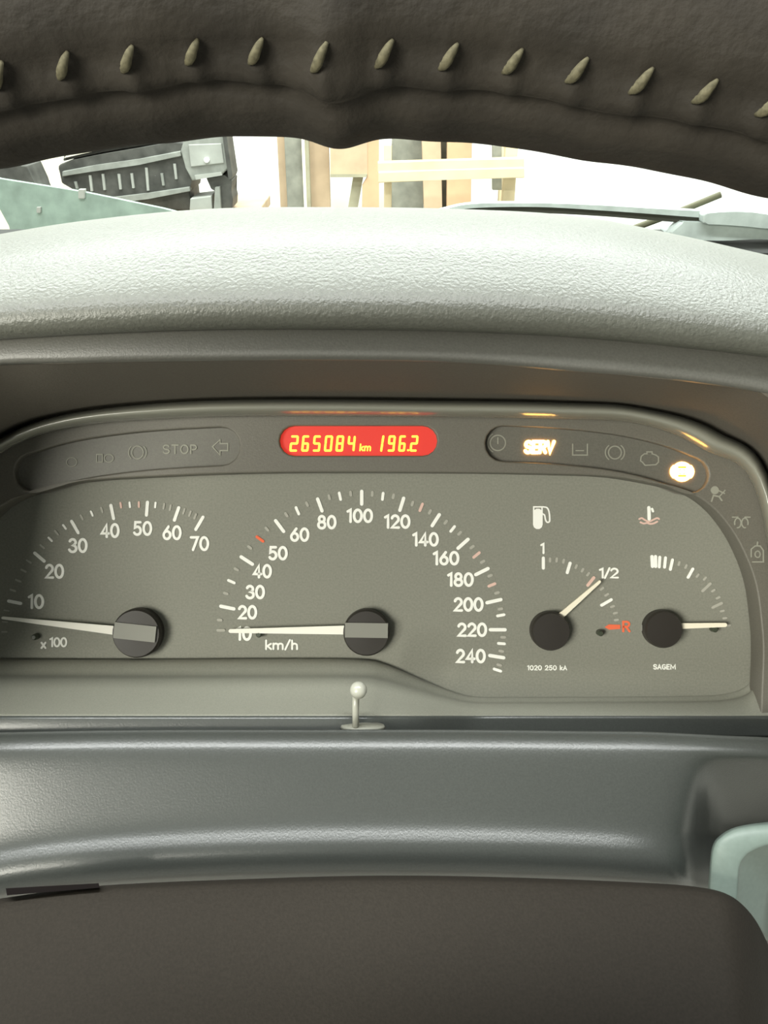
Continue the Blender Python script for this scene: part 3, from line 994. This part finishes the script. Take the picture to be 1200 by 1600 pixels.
for a, b, c, d_ in [(33, 1016, 103, 1030), (157, 788, 212, 835), (332, 637, 370, 703), (518, 562, 534, 638), (692, 547, 686, 622), (840, 573, 815, 645), (955, 618, 914, 688)]:
    p, q = inset(z3(a, b), z3(c, d_), 2.4)
    tick(p, q, 5.0)
TC = (222.0, 989.0)
for i, (a, b) in enumerate([(60, 967), (85, 922), (110, 875), (135, 832), (198, 762), (235, 728), (265, 697), (302, 670), (383, 625), (430, 607), (477, 590), (566, 568), (608, 566), (651, 565),
                            (728, 567), (768, 573), (798, 580), (862, 597), (890, 608), (915, 620), (30, 1062), (22, 1115), (20, 1162)]):
    x, y = z3(a, b)
    v = (Vector(TC) - Vector((x, y))).normalized() * 3.6
    tick((x - v.x, y - v.y), (x + v.x, y + v.y), 3.2 if i < 20 else 2.2, 'pinkprint' if i in (11, 13) else ('dim' if i not in (5, 7, 9, 12, 14) else 'white'))
for s, a, b in [('10', 168, 1020), ('20', 255, 878), ('30', 365, 757), ('40', 515, 687), ('50', 668, 677), ('60', 806, 697), ('70', 935, 748)]:
    x, y = z3(a, b)
    number(s, x, y, 19.5, 4.1, 21.5 if s == '10' else 26.5)
printed('dial_text', text_lines('x', 68, 1006, 13, 3.0) + text_lines('100', 91, 1003.5, 13, 2.8, 0.2, 25), dt, 'white', dial)

for i, (a, b, c, d_) in enumerate([(262, 532, 262, 640), (488, 575, 458, 677), (690, 698, 625, 780), (838, 885, 738, 943)]):
    p, q = inset(zf(a, b), zf(c, d_), 2.2)
    tick(p, q, 4.8, 'white' if i != 2 else 'pinkprint')
FC = (857.0, 983.0)
for (a, b) in [(318, 560), (373, 560), (430, 570), (535, 615), (588, 645), (635, 678), (750, 800), (790, 850), (838, 948), (862, 1003), (870, 1060)]:
    x, y = zf(a, b)
    v = (Vector(FC) - Vector((x, y))).normalized() * 2.2
    tick((x - v.x, y - v.y), (x + v.x, y + v.y), 3.6, 'dim')
number('1', 848, 857, 14.5, 3.2)
number('1/2', 951.5, 895.5, 14, 3.0, 28, gap=0.12)
number('R', 978.5, 979, 15, 3.2, 10.5, 'redprint')
printed('dial_symbol', [([(947, 980), (952, 977), (968, 977.5), (968, 981.5), (952, 982.5)], 2.6, True), ([(950, 979.8), (967, 979.6)], 3.2, False)], dt, 'redprint', dial)
printed('dial_text', text_lines('1020 250 kA', 855, 1043.5, 6.6, 1.5, 0.26, 61), dt, 'white', dial)
# fuel pump symbol
printed('dial_symbol', [([(834, 795.5), (834, 792), (847, 792), (847, 803)], 2.2, False), ([(834, 792), (834, 803)], 2.2, False), ([(840.5, 802), (840.5, 819.5)], 15, False),
                        (smooth2([(849, 792), (855, 793.5), (858, 800), (859, 810), (858.5, 815), (855, 816), (852.5, 812), (851, 805), (848, 803)], 3), 2.3, False)], dt, 'white', dial)
# thermometer symbol
printed('dial_symbol', [([(1014, 793), (1014.5, 811)], 5.0, False), ([(1019, 795), (1020.5, 799)], 3.4, False)], dt, 'white', dial)
printed('dial_symbol', [(smooth2([(999, 811), (1003, 809.5), (1007, 812), (1014, 815), (1021, 812), (1027, 809.5), (1030, 811)], 3), 2.6, False),
                        (smooth2([(1001, 816), (1006, 818), (1011, 817), (1016, 818.5), (1022, 817.5), (1027, 815)], 3), 2.8, False)], dt, 'pinkprint', dial)
for i, (a, b, c, d_) in enumerate([(313, 520, 319, 625), (343, 520, 345, 625), (380, 525, 374, 630), (428, 530, 418, 632), (488, 548, 465, 650), (660, 625, 610, 715), (808, 750, 728, 825), (905, 915, 810, 960)]):
    p, q = inset(zt5(a, b), zt5(c, d_), 2.1)
    tick(p, q, 4.4 if i > 1 else 5.0, 'white' if i < 6 else 'dim')
HC = (1030.0, 980.0)
for (a, b) in [(540, 590), (597, 615), (695, 690), (755, 715), (825, 815), (865, 875), (900, 985), (920, 1045), (950, 1105)]:
    x, y = zt5(a, b)
    v = (Vector(HC) - Vector((x, y))).normalized() * 2.2
    tick((x - v.x, y - v.y), (x + v.x, y + v.y), 3.4, 'dim')
printed('dial_text', text_lines('SAGEM', 1038.5, 1042, 7.0, 1.6, 0.24, 34), dt, 'white', dial)

# --- needles
KF = DF / F_PX


def needle(hub_xy, r, base, tip, w0, w1, material, tail=None, hh=0.006, z0=0.0036):
    me = lathe([(r * KF * 1.0, 0.0), (r * KF, hh * 0.75), (r * KF * 0.93, hh), (r * KF * 0.3, hh * 1.02)], 40)
    h_ = pt(hub_xy[0], hub_xy[1], DF)
    me.transform(Matrix.Translation(h_))
    hub = link('needle_hub', me, 'hub', clu)
    me = shape_mesh([([base, ((base[0] + tip[0]) / 2, (base[1] + tip[1]) / 2), tip], w0, False, w1)], DF - z0, 0.0008)
    link('needle', me, material, hub)
    if tail:
        dd = DF - hh * 1.04 - 0.0006
        bm_ = bmesh.new()
        a, b, wd = tail
        k = dd / F_PX
        ribbon_bm(bm_, [((a[0] - 600) * k - ORG.x, (800 - a[1]) * k - ORG.y), ((b[0] - 600) * k - ORG.x, (800 - b[1]) * k - ORG.y)], wd * k, -dd - ORG.z, False, None, False)
        skirt(bm_, 0.0028)
        me = bpy.data.meshes.new('tail')
        bm_.to_mesh(me)
        bm_.free()
        link('needle_tail', me, 'hubbar', hub)
    return hub


needle((219, 987), 38, (182, 985.5), (4, 965.5), 14, 4, 'needle', ((178, 984.5), (243, 991.5), 25))
needle((573, 986), 36, (542, 984.5), (360, 986), 14, 6, 'needle', ((539, 984.5), (606, 985.5), 23))
needle((857, 984), 30, (874, 964.5), (937, 909), 9.5, 4.5, 'needlecream')
needle((1031, 981), 29, (1056, 978.5), (1133, 976.5), 9, 6.5, 'needlecream')
printed('hub_mark', [([(1002.5, 977), (1002.5, 985)], 2, False)], DF - 0.004, 'hubbar', clu)
for (x, y) in ((58, 994), (406, 990), (936, 988), (1113, 982)):
    me = lathe([(5.0 * KF, 0), (4.6 * KF, 0.003), (3.0 * KF, 0.0036)], 14)
    me.transform(Matrix.Translation(pt(x, y, DF)))
    link('stop_peg', me, 'peg', clu)

# trip reset pin on the ledge
pn = thing('reset_pin', 'small satin trip reset pin with round head on the ledge', 'button', (556, 1140, 0.309))
bm = bmesh.new()
tube_bm(bm, [pt(556, 1139, .3095), pt(555.5, 1115, .3055), pt(556, 1086, .3025)], 0.00115, 10)
link('shaft_streak', bm_mesh(bm), 'chrome', pn, smooth=True)  # rod modelled after the reflection streak below the head
me = lathe([(0.0008, -0.0035), (0.0026, -0.0030), (0.0029, -0.001), (0.0027, 0.0008), (0.0018, 0.0020), (0.0006, 0.0024)], 24)
me.transform(Matrix.Translation(pt(560, 1079, .301)))
link('head', me, 'chrome', pn, smooth=True)
me = lathe([(0.0079, 0), (0.0074, 0.0009), (0.0030, 0.0014), (0.0012, 0.0016)], 28)
me.transform(Matrix.Translation(pt(567, 1137, .3108)) @ Matrix.Rotation(-math.radians(80), 4, 'X') @ Matrix.Scale(0.45, 4, (0, 1, 0)))
link('base_flare', me, 'ledge', pn, smooth=True)  # pale disc added in place of the bright reflection at the base

# ================================================================== steering wheel
D0 = 0.098
RW, RT = 0.190, 0.0131
TAU = math.radians(9)
Xa = Vector((1, 0, 0))
Wa = Vector((0, math.cos(TAU), -math.sin(TAU)))      # up along the wheel plane, leaning away
Na = Xa.cross(Wa)                                    # towards the driver
ORG = Vector((0, 0, 0))
topc = pt(495, 10, D0)
wc = topc - Wa * RW
wheel = bpy.data.objects.new('steering_wheel', None)
col.objects.link(wheel)
wheel.matrix_world = M @ Matrix.Translation(wc)
tag(wheel, 'black stitched leather steering wheel rim above the gauges', 'steering wheel')
SEAM = math.radians(145.5)
STEP = 94.6 / F_PX * D0 / (RW - 0.004)              # angle between stitches


def gauss(x, s): return math.exp(-x * x / (2 * s * s))


def rim_pt(th, ph, extra=0.0):
    r = RT
    dp = (ph - SEAM + PI) % (2 * PI) - PI
    r -= 0.0008 * gauss(dp, 0.07)                                      # seam valley
    near = ((th / STEP) - 0.17 + 0.5) % 1 - 0.5
    r += 0.0007 * gauss(dp - 0.12, 0.12) * (gauss(near, 0.13) * 1.3 - 0.4)      # puckers beside the stitches
    r -= 0.0016 * gauss(dp - 0.36, 0.05)                               # crease below
    dq = (ph - PI + PI) % (2 * PI) - PI
    k = gauss(dq + 0.2, 0.5)
    r += k * (0.00045 * math.sin(th * 28 + 0.6) + 0.0003 * math.sin(th * 67 + 1.9) + 0.0002 * math.sin(th * 118)
              + 0.0023 * gauss(th - 0.0145, 0.016) + 0.0015 * gauss(th - 0.150, 0.020) + 0.0005 * gauss(th - 0.20, 0.02))
    r += extra
    rad = Xa * math.sin(th) + Wa * math.cos(th)
    return rad * (RW + r * math.cos(ph)) + Na * (r * math.sin(ph))


NT, NP = 900, 72
verts, faces = [], []
for i in range(NT):
    # denser where the rim is close to the camera
    u = i / NT * 2 - 1
    th = PI * (0.35 * u + 0.65 * u ** 3)
    for j in range(NP):
        verts.append(rim_pt(th, 2 * PI * j / NP))
for i in range(NT):
    for j in range(NP):
        a, b = i * NP + j, i * NP + (j + 1) % NP
        c, d_ = ((i + 1) % NT) * NP + (j + 1) % NP, ((i + 1) % NT) * NP + j
        faces.append((a, b, c, d_))
me = mesh_from(verts, faces)
bm = bmesh.new(); bm.from_mesh(me); me = bm_mesh(bm)
link('rim', me, 'leather', wheel, smooth=True)

TH0 = STEP * 0.17
def stitch_mesh(th):
    bm_ = bmesh.new()
    a = rim_pt(th + 0.004, SEAM - 0.09, 0.0001)
    m1 = rim_pt(th + 0.001, SEAM - 0.035, 0.0008)
    m2 = rim_pt(th - 0.002, SEAM + 0.035, 0.0008)
    b = rim_pt(th - 0.005, SEAM + 0.09, 0.0001)
    tube_bm(bm_, catmull([a, m1, m2, b], 3), [0.0002, 0.0003, 0.0004, 0.00045, 0.0005, 0.00055, 0.0005, 0.00045, 0.0003, 0.0002], 8)
    return bm_mesh(bm_)


nst = int(2 * PI / STEP)
for i in range(-(nst // 2), nst - nst // 2):
    th = i * STEP + TH0
    link('stitch', stitch_mesh(th), 'thread', wheel, smooth=True)

# hub pad and spokes (below the frame)
me = lathe([(0.052, -0.035), (0.060, -0.01), (0.056, 0.004), (0.035, 0.010), (0.01, 0.011)], 40)
rot = Matrix((Xa, Wa, Na)).transposed().to_4x4()
me.transform(rot @ Matrix.Translation((0, -0.012, -0.02)) @ Matrix.Scale(0.8, 4, (0, 1, 0)))
link('hub_pad', me, 'leather', wheel, smooth=True)
for a in (112, 248, 180):
    bm = bmesh.new()
    rd = Xa * math.sin(math.radians(a)) + Wa * math.cos(math.radians(a))
    tube_bm(bm, [rd * 0.03 - Na * 0.022, rd * 0.10 - Na * 0.016, rd * 0.178], [0.018, 0.014, 0.011], 14)
    link('spoke', bm_mesh(bm), 'leather', wheel, smooth=True)
